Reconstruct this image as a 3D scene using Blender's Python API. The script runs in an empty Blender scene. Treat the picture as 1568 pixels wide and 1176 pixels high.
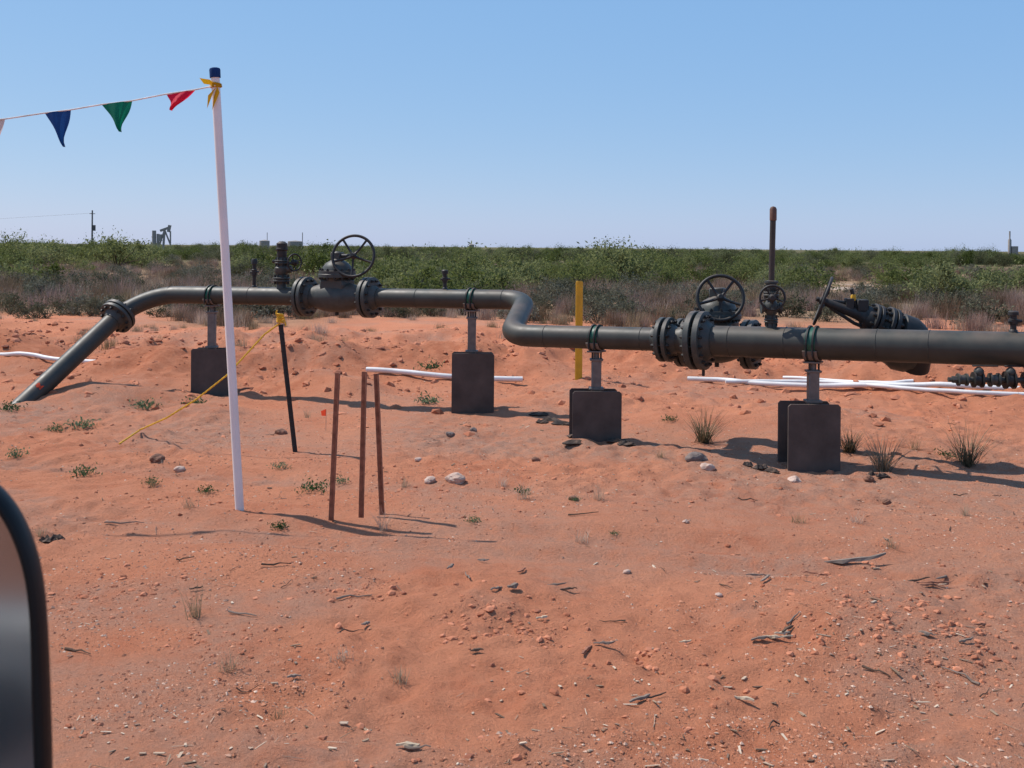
import bpy, math, random
import numpy as np
from mathutils import Vector, Matrix
random.seed(7); rng=np.random.default_rng(7)
scene=bpy.context.scene
# ---------- site calibration: eye height, focal length -> world metres ----------
F=1742.;H=1.85;R=.0083;HY=378.5
def P(px,py,Y):
    dx=px-784.; dy=py-HY
    return Vector(((dx+R*dy)/F*Y,Y,H-(dy-R*dx)/F*Y))
# ---------- noise ----------
def _h(ix,iy,s):
    n=(ix*374761393+iy*668265263+s*1442695)&0xffffffff
    n=((n^(n>>13))*1274126177)&0xffffffff
    n=n^(n>>16)
    return (n&0xffff)/65535.
def vn(x,y,sc,s=0):
    X=np.asarray(x,float)/sc+1000.3;Y=np.asarray(y,float)/sc+1000.7
    ix=np.floor(X).astype(np.int64);iy=np.floor(Y).astype(np.int64)
    fx=X-ix;fy=Y-iy;fx=fx*fx*(3-2*fx);fy=fy*fy*(3-2*fy)
    a=_h(ix,iy,s);b=_h(ix+1,iy,s);c=_h(ix,iy+1,s);d=_h(ix+1,iy+1,s)
    return (a*(1-fx)+b*fx)*(1-fy)+(c*(1-fx)+d*fx)*fy
def sst(a,b,x):
    t=np.clip((x-a)/(b-a),0,1);return t*t*(3-2*t)
def rutY(x): return 7.25-.16*x+.05*np.sin(x*1.3)
def bermY(x): return 16.6-.12*x+1.0*np.sin(x*.55+1)
def hf(x,y):
    x=np.asarray(x,float);y=np.asarray(y,float)
    near=1-sst(14,30,y)
    z=.10*(vn(x,y,4.,1)-.5)*(1-sst(8,9,y)*(1-sst(14.5,17,y)))
    lump=.35+1.3*sst(.35,.7,vn(x,y,1.4,9))
    z=z+near*(.045*(vn(x,y,.9,2)-.5)+.026*(vn(x,y,.33,3)-.5)+lump*(.030*(vn(x,y,.15,4)-.5)+.022*(vn(x*.8+y*.6,y*.8-x*.6,.085,5)-.5)+.010*(vn(x,y,.05,15)-.5)))
    b=np.exp(-((y-bermY(x))/1.0)**2)*(.10+.42*vn(x,y,1.5,6))+np.exp(-((y-bermY(x)-4.5)/1.8)**2)*(.40*vn(x,y,2.2,7))
    rough=np.exp(-((y-bermY(x)-1.8)/3.4)**2)
    z=z+b+rough*(.24*(vn(x,y,.6,8)-.45)+.18*(vn(x,y,.28,18)-.5)+.10*(vn(x,y,.15,19)-.5))
    for o,w,d in ((0,.16,.035),(-.42,.14,.022),(1.5,.2,.022)):
        q=(y-rutY(x)-o)/w
        z=z-d*np.exp(-q*q)+d*.6*np.exp(-((np.abs(q)-1.7)/.6)**2)
    # wind ripples
    m=np.exp(-((x+3.6)/1.0)**2-((y-9.0)/.9)**2)+.7*np.exp(-((x-2.9)/.8)**2-((y-6.3)/.5)**2)
    z=z+m*.010*np.sin((y*1.0-x*.35)*34+4*vn(x,y,.6,11))
    for mx,my,r,hh in ((-0.05,5.9,.35,.07),(1.7,5.75,.5,.11),(2.05,5.5,.4,.07),(-2.9,6.2,.4,.05),(.82,10.6,.5,.05),(2.5,9.7,.5,-.05),(-4.9,13.4,.8,.22),(-3.3,12.2,.5,.14),(-4.1,13.0,.35,-.12),(-2.1,14.3,.6,.18),(.9,13.3,.9,.14),(3.2,12.4,.7,.16),(-1.6,6.4,.4,.05),(.7,7.9,.5,.06),(-2.6,14.6,.5,.14),(1.9,12.0,.5,.08)):
        z=z+hh*np.exp(-((x-mx)**2+(y-my)**2)/r**2)
    z=z+sst(30,70,y)*.5*(vn(x,y,35.,12)-.5)
    return z
def hz(x,y): return float(hf(np.array([x]),np.array([y]))[0])
def G(px,py):
    z=0
    v=(py-HY)-R*(px-784.)
    for i in range(6):
        Y=(H-z)*F/v; p=P(px,py,Y); z=.5*z+.5*hz(p.x,Y)
    return Vector((p.x,Y,hz(p.x,Y)))
CLEAR=((18.2,58,4.2,7,.85),(1.6,62,2.2,5,.5),(8.5,66,2.4,4,.4),(30,50,4,4,.4))
def clear(x,y):
    m=0
    for cx_,cy_,rx,ry,a in CLEAR: m=np.maximum(m,a*np.exp(-(((x-cx_)/rx)**2+((y-cy_)/ry)**2)**2))
    return m*sst(.2,.5,vn(x,y,2.,77))
# ---------- materials ----------
class NT:
    def __init__(s,name):
        s.m=bpy.data.materials.new(name);s.m.use_nodes=True;s.t=s.m.node_tree
        s.b=s.t.nodes['Principled BSDF'];s.o=s.t.nodes['Material Output']
        s.co=s.t.nodes.new('ShaderNodeTexCoord')
    def n(s,typ,**kw):
        nd=s.t.nodes.new(typ)
        for k,v in kw.items():
            if hasattr(nd,k): setattr(nd,k,v)
        return nd
    def l(s,a,b): s.t.links.new(a,b)
    def noise(s,scale,det=4,rough=.6,vec=None):
        n=s.n('ShaderNodeTexNoise');n.inputs['Scale'].default_value=scale;n.inputs['Detail'].default_value=det;n.inputs['Roughness'].default_value=rough
        s.l(vec or s.co.outputs['Object'],n.inputs['Vector']);return n.outputs['Fac']
    def ramp(s,fac,a,b,ca=(0,0,0,1),cb=(1,1,1,1)):
        r=s.n('ShaderNodeValToRGB');e=r.color_ramp.elements
        if a>b: a,b,ca,cb=b,a,cb,ca
        e[0].position=a;e[1].position=b;e[0].color=ca;e[1].color=cb
        s.l(fac,r.inputs[0]);return r.outputs[0]
    def mix(s,fac,a,b,bt='MIX'):
        m=s.n('ShaderNodeMix');m.data_type='RGBA';m.blend_type=bt
        for sock,v in ((m.inputs[0],fac),(m.inputs[6],a),(m.inputs[7],b)):
            if isinstance(v,(int,float)): sock.default_value=v
            elif isinstance(v,tuple): sock.default_value=v if len(v)==4 else v+(1,)
            else: s.l(v,sock)
        return m.outputs[2]
    def math(s,op,a,b=None):
        m=s.n('ShaderNodeMath');m.operation=op
        for i,v in enumerate((a,b)):
            if v is None: continue
            if isinstance(v,(int,float)): m.inputs[i].default_value=v
            else: s.l(v,m.inputs[i])
        return m.outputs[0]
    def bump(s,h,st,dist):
        b=s.n('ShaderNodeBump');b.inputs['Strength'].default_value=st;b.inputs['Distance'].default_value=dist
        s.l(h,b.inputs['Height']);s.l(b.outputs[0],s.b.inputs['Normal']);return b
def c4(c): return (c[0],c[1],c[2],1)
def simple(name,col,rough=.6,metal=0.,var=.35,scale=12,dust=0.,bump=.15,bscale=60,dist=.003,spec=.5):
    t=NT(name)
    f=t.noise(scale,5)
    c=t.mix(t.ramp(f,.3,.72),tuple(x*(1-var) for x in col),tuple(min(1,x*(1+var*.7)) for x in col))
    if dust>0:
        g=t.n('ShaderNodeNewGeometry');sp=t.n('ShaderNodeSeparateXYZ');t.l(g.outputs['Normal'],sp.inputs[0])
        up=t.ramp(sp.outputs[2],.2,1.);d=t.math('MULTIPLY',up,t.ramp(t.noise(scale*.6,6),.35,.7))
        c=t.mix(t.math('MULTIPLY',d,dust),c,(.34,.20,.13))
    t.l(c,t.b.inputs['Base Color'])
    t.b.inputs['Metallic'].default_value=metal
    t.b.inputs['Specular IOR Level'].default_value=spec
    rr=t.math('ADD',t.math('MULTIPLY',t.noise(scale*2,3),.25),rough-.12);t.l(rr,t.b.inputs['Roughness'])
    if bump>0: t.bump(t.noise(bscale,4),bump,dist)
    return t.m
def island(name,cols,rough=.9,transl=0.):
    t=NT(name);g=t.n('ShaderNodeNewGeometry')
    r=t.n('ShaderNodeValToRGB');e=r.color_ramp.elements
    while len(e)<len(cols): e.new(.5)
    for i,c in enumerate(cols): e[i].position=i/(len(cols)-1);e[i].color=c4(c)
    t.l(g.outputs['Random Per Island'],r.inputs[0]);c=r.outputs[0]
    oi=t.n('ShaderNodeObjectInfo')
    hs=t.n('ShaderNodeHueSaturation');t.l(c,hs.inputs['Color'])
    t.l(t.math('ADD',t.math('MULTIPLY',oi.outputs['Random'],.8),.55),hs.inputs['Value'])
    t.l(t.math('ADD',t.math('MULTIPLY',oi.outputs['Random'],-.035),.512),hs.inputs['Hue'])
    t.l(t.math('SUBTRACT',1.0,t.math('MULTIPLY',oi.outputs['Random'],.3)),hs.inputs['Saturation'])
    out=hs.outputs[0] if transl>0 else c
    t.l(out,t.b.inputs['Base Color']);t.b.inputs['Roughness'].default_value=rough
    t.b.inputs['Specular IOR Level'].default_value=.2
    if transl>0:
        tr=t.n('ShaderNodeBsdfTranslucent');t.l(out,tr.inputs[0])
        mx=t.n('ShaderNodeMixShader');mx.inputs[0].default_value=transl
        t.l(t.b.outputs[0],mx.inputs[1]);t.l(tr.outputs[0],mx.inputs[2]);t.l(mx.outputs[0],t.o.inputs[0])
    return t.m
M={}
M['paint']=simple('pipe_paint',(.040,.041,.033),.50,0,.25,5,.30,.12,90,.001,.4)
M['valve']=simple('valve_paint',(.045,.051,.046),.52,0,.3,14,.40,.35,70,.003,.4)
M['iron']=simple('dark_iron',(.022,.022,.021),.55,.1,.35,20,.25,.3,90,.002,.4)
M['plate']=simple('weathered_plate',(.090,.070,.060),.75,0,.35,4,.25,.25,40,.003,.25)
M['post']=simple('support_steel',(.16,.14,.125),.55,.2,.3,15,.3,.2,90,.001)
M['green']=simple('green_clamp_liner',(.006,.085,.045),.45)
M['pvc']=simple('white_pvc',(.78,.73,.70),.42,0,.08,3,0,.05,30,.001)
M['poly']=simple('white_poly_pipe',(.76,.72,.68),.5,0,.18,3,.3,.05,30,.001)
M['rust']=simple('rusty_steel',(.30,.13,.08),.85,0,.4,25,0,.4,150,.001,.2)
M['tpost']=simple('black_post_paint',(.012,.012,.012),.6,0,.3,25,.1)
M['yellow']=simple('yellow_marker_paint',(.62,.33,.010),.5,0,.2,6)
M['rope']=simple('yellow_rope_fibre',(.70,.38,.02),.8,0,.3,80,0,.6,300,.002)
M['brown']=simple('brown_stack_paint',(.035,.026,.020),.5,0,.3,10)
M['orange']=simple('orange_tip',(.12,.052,.028),.55)
M['string']=simple('white_string',(.75,.72,.68),.8)
M['black']=simple('black_plastic',(.006,.006,.006),.5,0,.2,30,0,.3,400,.0005,.25)
M['tar']=simple('black_tarry_debris',(.045,.037,.034),.9,0,.5,20,.5,.6,40,.01,.2)
M['bark']=simple('bark',(.12,.075,.05),.9,0,.4,20,0,.5,60,.01,.2)
M['grey']=simple('weathered_grey_wood',(.22,.165,.13),.9,0,.3,5,spec=.2)
M['pale']=simple('pale_split_wood',(.50,.38,.26),.9,0,.3,8,spec=.2)
M['tank']=simple('tan_tank_paint',(.30,.25,.22),.6,0,.15,2)
M['blkrust']=simple('dark_creosote_wood',(.10,.085,.08),.6,0,.3,2)
def cloth(name,col):
    t=NT(name);c=t.mix(t.noise(9,3),tuple(x*.8 for x in col),col)
    t.l(c,t.b.inputs['Base Color']);t.b.inputs['Roughness'].default_value=.65;t.b.inputs['Specular IOR Level'].default_value=.3
    tr=t.n('ShaderNodeBsdfTranslucent');t.l(c,tr.inputs[0]);mx=t.n('ShaderNodeMixShader');mx.inputs[0].default_value=.45
    t.l(t.b.outputs[0],mx.inputs[1]);t.l(tr.outputs[0],mx.inputs[2]);t.l(mx.outputs[0],t.o.inputs[0]);return t.m
M['fred']=cloth('red_vinyl',(.80,.012,.06));M['fgreen']=cloth('green_vinyl',(.005,.20,.11))
M['fblue']=cloth('blue_vinyl',(.015,.07,.24));M['fyel']=cloth('yellow_vinyl',(.75,.42,.01));M['fwhite']=cloth('pale_vinyl',(.75,.62,.55))
M['fora']=cloth('fluorescent_orange_vinyl',(.9,.10,.04))
t=NT('mirror_glass');t.b.inputs['Metallic'].default_value=.85;t.b.inputs['Roughness'].default_value=.14
t.l(t.mix(t.ramp(t.noise(6,3),.3,.7),(.26,.28,.29),(.36,.37,.37)),t.b.inputs['Base Color']);M['glass']=t.m
M['truck']=simple('truck_paint',(.45,.44,.42),.25)
M['pebble']=island('pebble_stone',[(.30,.11,.06),(.46,.185,.10),(.56,.26,.155),(.36,.135,.07),(.66,.46,.34),(.20,.085,.055),(.50,.21,.12)],.95)
M['clod']=island('red_clay_clod',[(.34,.115,.06),(.46,.17,.09),(.55,.215,.12),(.26,.095,.055)],.95)
M['chip']=island('wood_chip',[(.12,.075,.05),(.25,.16,.10),(.42,.29,.20),(.62,.48,.35),(.18,.11,.075)],.9)
M['straw']=island('dry_grass_blade',[(.34,.23,.12),(.48,.35,.19),(.28,.18,.10),(.42,.30,.17)],.9,.3)
M['brush']=island('dry_brush_stem',[(.24,.14,.085),(.34,.21,.13),(.17,.10,.065),(.28,.18,.11)],.9,.3)
M['sage']=island('sagebrush_leaf',[(.12,.12,.065),(.17,.16,.095),(.09,.09,.05),(.15,.14,.085)],.9,.3)
M['leaf']=island('mesquite_leaf',[(.10,.125,.024),(.155,.18,.038),(.20,.225,.05),(.065,.08,.02)],.75,.5)
M['leafo']=island('olive_scrub_leaf',[(.080,.088,.030),(.115,.120,.045),(.145,.142,.055),(.055,.06,.024)],.8,.4)
M['weed']=island('weed_leaf',[(.05,.11,.03),(.09,.16,.05),(.12,.17,.07)],.7,.3)
M['yucca']=island('spiky_blade',[(.11,.09,.05),(.20,.16,.09),(.30,.22,.12),(.13,.11,.06)],.8,.15)
def rockmat(name,a,b):
    t=NT(name);t.l(t.mix(t.ramp(t.noise(9,6),.35,.65),a,b),t.b.inputs['Base Color']);t.b.inputs['Roughness'].default_value=.95
    t.bump(t.noise(30,6),.7,.02);return t.m
M['rpale']=rockmat('pale_caliche_rock',(.42,.26,.19),(.60,.45,.37));M['rdark']=rockmat('dark_red_rock',(.16,.075,.045),(.28,.125,.075));M['rgrey']=rockmat('grey_rock',(.12,.09,.08),(.24,.18,.15))
# ---------- mesh builder ----------
def frame(ax):
    ax=Vector(ax).normalized()
    u=ax.cross(Vector((0,0,1)))
    if u.length<.05: u=ax.cross(Vector((0,1,0)))
    u.normalize();return ax,u,ax.cross(u).normalized()
def setmats(me,mats):
    for m in mats: me.materials.append(M[m])
def empty(name,loc=(0,0,0)):
    o=bpy.data.objects.new(name,None);scene.collection.objects.link(o);o.location=loc;o.empty_display_size=.2;return o
class MB:
    def __init__(s): s.v=[];s.f=[];s.mi=[]
    def add(s,vs,fs,m):
        b=len(s.v);s.v+=[tuple(x) for x in vs];s.f+=[tuple(i+b for i in f) for f in fs];s.mi+=[m]*len(fs)
    def rev(s,o,ax,prof,seg=28,m=0):
        a,u,w=frame(ax);o=Vector(o);vs=[];fs=[]
        for t_,r in prof:
            for k in range(seg):
                q=2*math.pi*k/seg;vs.append(o+a*t_+(u*math.cos(q)+w*math.sin(q))*max(r,1e-4))
        for i in range(len(prof)-1):
            for k in range(seg):
                k2=(k+1)%seg;fs.append((i*seg+k,i*seg+k2,(i+1)*seg+k2,(i+1)*seg+k))
        fs.append(tuple(range(seg))[::-1]);n=(len(prof)-1)*seg;fs.append(tuple(range(n,n+seg)))
        s.add(vs,fs,m)
    def cyl(s,a,b,r,seg=16,m=0,r2=None):
        a=Vector(a);b=Vector(b);L=(b-a).length;r2=r if r2 is None else r2;c=min(.12*r,L*.2,.004)
        s.rev(a,b-a,[(0,r-c),(c,r),(L-c,r2),(L,r2-c)],seg,m)
    def ball(s,c,r,m=0,ax=(0,0,1),sq=1.):
        s.rev(c,ax,[(-r*sq*math.cos(math.pi*i/10),r*math.sin(math.pi*i/10)) for i in range(11)],20,m)
    def tube(s,pts,r,seg=20,m=0):
        pts=[Vector(p) for p in pts];n=len(pts);rs=r if isinstance(r,(list,tuple)) else [r]*n
        vs=[];fs=[];T=[(pts[min(i+1,n-1)]-pts[max(i-1,0)]).normalized() for i in range(n)]
        _,u,_w=frame(T[0])
        for i in range(n):
            u=(u-T[i]*u.dot(T[i])).normalized();w=T[i].cross(u)
            for k in range(seg):
                q=2*math.pi*k/seg;vs.append(pts[i]+(u*math.cos(q)+w*math.sin(q))*rs[i])
        for i in range(n-1):
            for k in range(seg):
                k2=(k+1)%seg;fs.append((i*seg+k,i*seg+k2,(i+1)*seg+k2,(i+1)*seg+k))
        fs.append(tuple(range(seg))[::-1]);fs.append(tuple(range((n-1)*seg,n*seg)));s.add(vs,fs,m)
    def torus(s,c,nrm,Rr,r,m=0,seg=40,seg2=10):
        a,u,w=frame(nrm);c=Vector(c);vs=[];fs=[]
        for i in range(seg):
            q=2*math.pi*i/seg;d=u*math.cos(q)+w*math.sin(q)
            for k in range(seg2):
                p=2*math.pi*k/seg2;vs.append(c+d*(Rr+r*math.cos(p))+a*r*math.sin(p))
        for i in range(seg):
            for k in range(seg2):
                i2=(i+1)%seg;k2=(k+1)%seg2;fs.append((i*seg2+k,i2*seg2+k,i2*seg2+k2,i*seg2+k2))
        s.add(vs,fs,m)
    def box(s,c,hx,hy,hz_,m=0,ax=None,ch=.006):
        c=Vector(c);X,Y,Z=ax if ax else (Vector((1,0,0)),Vector((0,1,0)),Vector((0,0,1)))
        ch=min(ch,hx*.4,hy*.4,hz_*.4)
        vs=[];ids={}
        for sx in(-1,1):
            for sy in(-1,1):
                for sz in(-1,1):
                    for k in range(3):
                        d=[hx-ch,hy-ch,hz_-ch];d[k]+=ch
                        ids[(sx,sy,sz,k)]=len(vs);vs.append(c+X*sx*d[0]+Y*sy*d[1]+Z*sz*d[2])
        fs=[]
        q=((-1,-1),(1,-1),(1,1),(-1,1))
        for sg in(-1,1):
            for k in range(3):
                o=[]
                for a,b in q:
                    t_=[0,0,0];t_[k]=sg;t_[(k+1)%3]=a;t_[(k+2)%3]=b;o.append(ids[(*t_,k)])
                fs.append(tuple(o if sg>0 else o[::-1]))
        for k in range(3):
            a,b=(k+1)%3,(k+2)%3
            for sa in(-1,1):
                for sb in(-1,1):
                    t0=[0,0,0];t1=[0,0,0];t0[a]=t1[a]=sa;t0[b]=t1[b]=sb;t0[k]=-1;t1[k]=1
                    f=(ids[(*t0,a)],ids[(*t1,a)],ids[(*t1,b)],ids[(*t0,b)])
                    fs.append(f if sa*sb<0 else f[::-1])
        for sx in(-1,1):
            for sy in(-1,1):
                for sz in(-1,1):
                    f=tuple(ids[(sx,sy,sz,k)] for k in range(3));fs.append(f if sx*sy*sz>0 else f[::-1])
        s.add(vs,fs,m)
    def hexbolts(s,c,ax,rad,n,half,br,m=0,off=0.):
        a,u,w=frame(ax);c=Vector(c)
        for k in range(n):
            q=2*math.pi*(k+.5)/n+off;p=c+(u*math.cos(q)+w*math.sin(q))*rad
            s.cyl(p-a*half,p+a*half,br*.55,8,m)
            s.rev(p-a*(half-.01),a,[(0,br),(.022,br)],6,m);s.rev(p+a*(half-.01),-a,[(0,br),(.022,br)],6,m)
    def obj(s,name,mats,parent=None,smooth=True):
        me=bpy.data.meshes.new(name);me.from_pydata(s.v,[],s.f);setmats(me,mats)
        me.polygons.foreach_set('material_index',s.mi)
        if smooth:
            me.polygons.foreach_set('use_smooth',[True]*len(s.f))
            me.set_sharp_from_angle(angle=math.radians(38))
        me.update();o=bpy.data.objects.new(name,me);scene.collection.objects.link(o)
        if parent: o.parent=parent
        return o
def fmesh(name,V,Fc,mats,mi=None,smooth=False):
    V=np.asarray(V,np.float32);Fc=np.asarray(Fc,np.int32);n,k=Fc.shape
    me=bpy.data.meshes.new(name);me.vertices.add(len(V));me.vertices.foreach_set('co',V.ravel())
    me.loops.add(n*k);me.loops.foreach_set('vertex_index',Fc.ravel())
    me.polygons.add(n);me.polygons.foreach_set('loop_start',np.arange(0,n*k,k,dtype=np.int32))
    setmats(me,mats)
    if mi is not None: me.polygons.foreach_set('material_index',np.asarray(mi,np.int32))
    me.polygons.foreach_set('use_smooth',np.full(n,smooth))
    me.update(calc_edges=True);me.validate();return me
def link(name,me,parent=None):
    o=bpy.data.objects.new(name,me);scene.collection.objects.link(o)
    if parent: o.parent=parent
    return o
def fillet(pts,rads,n=14):
    out=[Vector(pts[0])]
    for i in range(1,len(pts)-1):
        p=Vector(pts[i]);a=(Vector(pts[i-1])-p).normalized();b=(Vector(pts[i+1])-p).normalized()
        th=a.angle(b);r=rads[i-1];tl=r/math.tan(th/2);bis=(a+b).normalized();cc=p+bis*(r/math.sin(th/2))
        s0=p+a*tl-cc;s1=p+b*tl-cc;ang=s0.angle(s1);axn=s0.cross(s1).normalized()
        for k in range(n+1): out.append(cc+Matrix.Rotation(ang*k/n,3,axn)@s0)
    out.append(Vector(pts[-1]));return out
# ---------- ground ----------
def axis(c0,c1,st,gr,lo,hi):
    c=list(np.arange(c0,c1,st));s_=st;x=c1
    while x<hi: c.append(x);s_*=gr;x+=s_
    c.append(hi);a=[];s_=st;x=c0-st
    while x>lo: a.append(x);s_*=gr;x-=s_
    a.append(lo);return np.array(a[::-1]+c)
xs=axis(-4.6,4.8,.024,1.05,-4000,4000)
y1=axis(2.6,11.5,.024,1.015,2.5,7000)
y0=[];s_=.04;x=2.45
while x>-300: y0.append(x);s_*=1.18;x-=s_
ys=np.concatenate([np.array(y0[::-1]),y1])
X,Y=np.meshgrid(xs,ys);Z=hf(X,Y)
V=np.stack([X,Y,Z],-1).reshape(-1,3);nx=len(xs);ny=len(ys)
i=np.arange(nx*ny).reshape(ny,nx);Fc=np.stack([i[:-1,:-1],i[:-1,1:],i[1:,1:],i[1:,:-1]],-1).reshape(-1,4)
t=NT('desert_ground')
at=t.n('ShaderNodeVertexColor');at.layer_name='mask';sp=t.n('ShaderNodeSeparateColor');t.l(at.outputs[0],sp.inputs[0])
gm,sm,bm=sp.outputs[0],sp.outputs[1],sp.outputs[2]
n1=t.noise(.9,6);n2=t.noise(7,6,.65);n3=t.noise(60,5,.75);n4=t.noise(240,3,.75)
col=t.mix(t.ramp(n1,.35,.65),(.60,.205,.105),(.71,.285,.155))
col=t.mix(t.ramp(n2,.42,.62),col,(.67,.260,.140))
col=t.mix(t.math('MULTIPLY',t.ramp(n3,.50,.62),.45),col,(.44,.155,.080))
col=t.mix(t.math('MULTIPLY',t.ramp(n4,.60,.70),.5),col,(.76,.45,.31))
col=t.mix(t.math('MULTIPLY',t.ramp(n4,.34,.42,(1,1,1,1),(0,0,0,1)),.6),col,(.26,.105,.06))
gr=t.mix(t.ramp(n3,.40,.62),(.50,.265,.18),(.35,.195,.135))
gr=t.mix(t.ramp(n4,.5,.7),gr,(.62,.40,.30))
col=t.mix(t.math('MULTIPLY',gm,t.ramp(n2,.25,.6)),col,gr)
red=t.mix(t.ramp(n2,.4,.65),(.42,.135,.065),(.58,.22,.115))
col=t.mix(t.math('MULTIPLY',bm,.8),col,red)
n6=t.noise(1.4,5)
sc=t.mix(t.ramp(n6,.35,.65),(.24,.145,.085),(.38,.235,.14))
sxy=t.n('ShaderNodeSeparateXYZ');t.l(t.co.outputs['Object'],sxy.inputs[0])
farf=t.n('ShaderNodeMapRange');farf.inputs[1].default_value=80;farf.inputs[2].default_value=140;t.l(sxy.outputs[1],farf.inputs[0])
sc=t.mix(farf.outputs[0],sc,t.mix(t.ramp(t.noise(.15,5),.4,.6),(.085,.088,.035),(.17,.125,.065)))
col=t.mix(sm,col,sc)
col=t.mix(at.outputs[1],col,t.mix(n6,(.55,.40,.31),(.68,.55,.45)))
t.l(col,t.b.inputs['Base Color']);t.b.inputs['Roughness'].default_value=.97;t.b.inputs['Specular IOR Level'].default_value=.1
hh=t.math('ADD',t.math('MULTIPLY',n3,1.1),t.math('ADD',t.math('MULTIPLY',n4,.5),t.math('MULTIPLY',t.noise(18,5,.7),1.6)))
t.bump(hh,.9,.020);M['ground']=t.m
me=fmesh('ground',V,Fc,['ground'],smooth=True)
x_=V[:,0];y_=V[:,1]
gmask=np.exp(-((y_-10.3+.35*x_)/2.2)**2)*sst(.2,.55,vn(x_,y_,1.3,20))*.9
gmask=np.maximum(gmask,.6*sst(.50,.72,vn(x_,y_,1.1,21)*.6+vn(x_,y_,.4,22)*.4))
for o,w in ((0,.17),(-.42,.14),(1.5,.2),(-.2,.5)):
    gmask=np.maximum(gmask,.9*np.exp(-((y_-rutY(x_)-o)/w)**2)*(.35+.65*vn(x_,y_,.5,23)))
smask=sst(26,33,y_+5*(vn(x_,y_,5,24)-.5)*2)
bmask=np.exp(-((y_-bermY(x_)-.4)/2.5)**2)*(.35+.65*vn(x_,y_,.9,25))
ca=me.color_attributes.new('mask','FLOAT_COLOR','POINT')
ca.data.foreach_set('color',np.stack([gmask,smask,bmask,clear(x_,y_)],-1).astype(np.float32).ravel())
link('ground',me)
# ---------- pebbles / clods ----------
oct_v=np.array([[1,0,0],[-1,0,0],[0,1,0],[0,-1,0],[0,0,1],[0,0,-1]],float)
oct_f=np.array([[0,2,4],[2,1,4],[1,3,4],[3,0,4],[2,0,5],[1,2,5],[3,1,5],[0,3,5]])
g_=(1+5**.5)/2
ico_v=np.array([[-1,g_,0],[1,g_,0],[-1,-g_,0],[1,-g_,0],[0,-1,g_],[0,1,g_],[0,-1,-g_],[0,1,-g_],[g_,0,-1],[g_,0,1],[-g_,0,-1],[-g_,0,1]])/1.9
ico_f=np.array([[0,11,5],[0,5,1],[0,1,7],[0,7,10],[0,10,11],[1,5,9],[5,11,4],[11,10,2],[10,7,6],[7,1,8],[3,9,4],[3,4,2],[3,2,6],[3,6,8],[3,8,9],[4,9,5],[2,4,11],[6,2,10],[8,6,7],[9,8,1]])
def scatter(name,x,y,size,bv,bf,mats,flat=.6,sink=.3,z=None,jit=.3,parent=None):
    n=len(x);k=len(bv);z=hf(x,y) if z is None else z
    sc=size[:,None]*(.65+.7*rng.random((n,3)));sc[:,2]*=flat
    v=bv[None]*(1+jit*(rng.random((n,k,3))-.5)*2)*sc[:,None,:]
    a=rng.random(n)*6.283;c=np.cos(a)[:,None];s_=np.sin(a)[:,None]
    vx=v[...,0]*c-v[...,1]*s_;vy=v[...,0]*s_+v[...,1]*c
    v=np.stack([vx+x[:,None],vy+y[:,None],v[...,2]+(z+sc[:,2]*(1-sink*2)*.5)[:,None]],-1).reshape(-1,3)
    f=(bf[None]+(np.arange(n)*k)[:,None,None]).reshape(-1,3)
    return link(name,fmesh(name,v,f,mats),parent)
def field(n,ya,yb,pw=1.0,clus=.45,s=30):
    u=rng.random(n*4);yy=(ya**-pw+u*(yb**-pw-ya**-pw))**(-1/pw)
    xx=(rng.random(n*4)*2-1)*(yy*.55+.8)
    d=.65*vn(xx,yy,.9,s)+.35*vn(xx,yy,.25,s+1)+.25*np.exp(-((yy-10+.35*xx)/2)**2)
    k=rng.random(n*4)<sst(clus-.15,clus+.3,d)
    return xx[k][:n],yy[k][:n]
x,y=field(62000,3.2,18,1.0,.46);scatter('gravel',x,y,.0024+.0085*rng.random(len(x))**4,oct_v,oct_f,['pebble'])
x,y=field(1700,3.2,18,.6,.52,33)
cx_l=[];cy_l=[]
for px,py,rr,nn_ in ((775,950,.16,260),(1335,930,.24,420),(1440,985,.22,320),(545,905,.12,130),(1230,860,.2,120),(1090,760,.3,120),(600,740,.25,90),(160,905,.15,130),(330,980,.12,90),(1010,1010,.15,120),(470,700,.3,100),(1560,945,.2,150),(250,760,.3,100),(850,730,.4,160)):
    g0=G(px,py);cx_l.append(g0.x+rng.normal(size=nn_)*rr*1.3);cy_l.append(g0.y+rng.normal(size=nn_)*rr)
x=np.concatenate([x]+cx_l);y=np.concatenate([y]+cy_l)
scatter('clay_clods',x,y,.005+.017*rng.random(len(x))**5,ico_v,ico_f,['clod'],sink=.45)
n=9000;x=(rng.random(n)*2-1)*11;y=bermY(x)+rng.normal(0,2.8,n)+1.2
scatter('excavated_clods',x,y,.010+.070*rng.random(n)**6,ico_v,ico_f,['clod'],sink=.55)
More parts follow.
